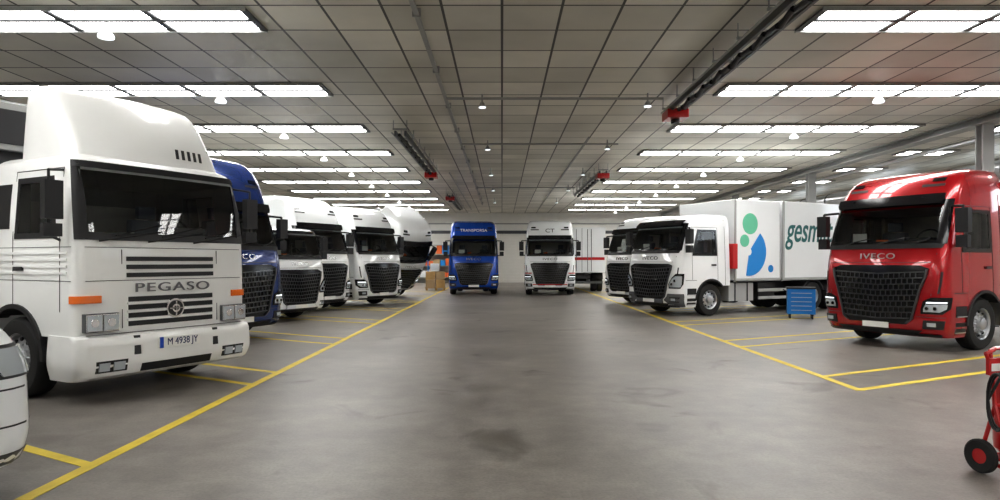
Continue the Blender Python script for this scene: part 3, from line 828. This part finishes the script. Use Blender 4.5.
# ============================================================ small things
root = empty('tool_cart', (8.85, 19.75, 0), -20)
p = P('cart_body', TOOL, BLACK, LGREY); p.box(-.38, .38, -.25, .25, .14, .88); p.use(1).box(-.40, .40, -.27, .27, .88, .93)
for k in range(5): p.use(2).box(-.28, .28, -.275, -.255, .25+k*.125, .265+k*.125)
p.use(1).tube([(-.40, -.2, .8), (-.48, -.2, .85), (-.48, .2, .85), (-.40, .2, .8)], .015)
for x in (-.3, .3):
    for y in (-.18, .18): p.use(1).cyl((x, y, .07), .07, .04, 'X', 16); p.box(x-.03, x+.03, y-.03, y+.03, .1, .15)
p.build(root, .01)
root = empty('wheeled_fire_extinguisher', (4.10, 5.32, 0), 15)
p = P('cylinder', REDP, BLACK, PLATE)
prof = [(0, .14), (.08, .15), (.13, .2), (.135, .26), (.135, .72), (.12, .8), (.07, .86), (.04, .88), (.04, .93), (0, .93)]
n = 32; v = []; f = []
for i in range(n):
    a = 2*pi*i/n
    for r, z in prof: v.append((r*cos(a), r*sin(a)+.02, z))
mm = len(prof)
for i in range(n):
    j = (i+1) % n
    for k in range(mm-1): f.append((i*mm+k, i*mm+k+1, j*mm+k+1, j*mm+k))
p.add(v, f); p.use(2).box(-.07, .07, -.125, -.11, .42, .62); p.use(1).cyl((0, .02, .95), .03, .06); p.build(root)
p = P('cart_frame', REDP, PLATE)
for sg in (1, -1):
    p.tube([(sg*.19, .14, .13), (sg*.19, -.12, .05), (sg*.19, .02, .55), (sg*.19, .06, .98), (sg*.14, .06, 1.0)], .016)
    p.tube([(sg*.19, .14, .13), (sg*.19, .02, .55)], .016)
p.tube([(-.14, .06, 1.0), (.14, .06, 1.0)], .016); p.tube([(-.19, .02, .55), (.19, .02, .55)], .016); p.tube([(-.19, -.12, .05), (.19, -.12, .05)], .016)
p.box(-.19, .19, -.12, .1, .12, .14); p.tube([(-.19, -.12, .03), (-.19, -.12, .1)], .016)
p.box(-.27, .19, .0, .03, .80, .93); p.use(1).box(-.25, -.10, -.004, .0, .83, .89)
p.use(0).tube([(-.27, .015, .93), (-.29, .015, .97), (-.19, .03, .99)], .014)
p.build(root)
p = P('cart_wheels', RUB, REDP)
for sg in (1, -1):
    p.use(0).lathe([(.06, -.02), (.12, -.025), (.135, -.015), (.135, .015), (.12, .025), (.06, .02)], (sg*.235, .1, .135), sg, 28); p.use(1).cyl((sg*.235, .1, .135), .065, .03, 'X', 20)
p.use(1).cyl((0, .1, .135), .015, .5, 'X', 10); p.build(root)
p = P('hose', BLACK)
pts = []
for i in range(61):
    t = i/60; a = 6*pi*t; pts.append((-.25-.03*sin(a*.5), -.06+.09*cos(a), .60+.22*sin(a)))
p.tube(pts, .012, 8); p.tube([(0, .02, .95), (-.1, -.06, .97), (-.25, .03, .60)], .012); p.build(root)
root = empty('loaded_pallet', (-3.9, 39, 0), 8)
p = P('pallet', WOOD)
for k in range(6): p.box(-.6, .6, -.5+k*.18, -.4+k*.18, .12, .145)
for x in (-.55, 0, .45): p.box(x, x+.1, -.5, .5, 0, .12)
p.build(root)
p = P('cartons', CARD, WOOD, WHITE)
for k, (x, z, c) in enumerate(((-.55, .145, 0), (.02, .145, 1), (-.55, .62, 1), (.02, .62, 0), (-.3, 1.1, 2))): p.use(c).box(x, x+.52, -.4, .4, z, z+.46)
p.build(root, .01)
root = empty('storage_shelf', (-4.6, 51.8, 0), 0)
p = P('shelf_frame', TOOL, LGREY)
for x in (-3.2, -1.1, 1.1, 3.2):
    for y in (-.4, .4): p.use(0).box(x-.04, x+.04, y-.04, y+.04, 0, 3)
for z in (.4, 1.3, 2.2, 2.9): p.use(1).box(-3.2, 3.2, -.42, .42, z, z+.05)
p.build(root)
p = P('shelf_goods', CARD, WHITE, HIVIS, LBLUE)
for z in (.45, 1.35, 2.25):
    x = -3.1
    while x < 2.7:
        w = random.uniform(.3, .7); p.use(random.randrange(4)).box(x, x+w-.04, -.3, .3, z+.001, z+random.uniform(.3, .7)); x += w
p.build(root)

# ============================================================ camera / world
w = bpy.data.worlds.new('world'); SC.world = w; w.use_nodes = True
w.node_tree.nodes['Background'].inputs[0].default_value = (.8, .9, 1, 1); w.node_tree.nodes['Background'].inputs[1].default_value = .3
cam = bpy.data.cameras.new('camera'); co = bpy.data.objects.new('camera', cam); COL.objects.link(co)
co.location = (0, 0, 1.7); co.rotation_euler = (pi/2, 0, 0)
cam.sensor_width = 36; cam.lens = 24; cam.shift_x = -.002; cam.shift_y = .011; cam.clip_end = 200
SC.camera = co
SC.view_settings.view_transform = 'Standard'
try: SC.view_settings.look = 'Medium High Contrast'
except Exception: pass
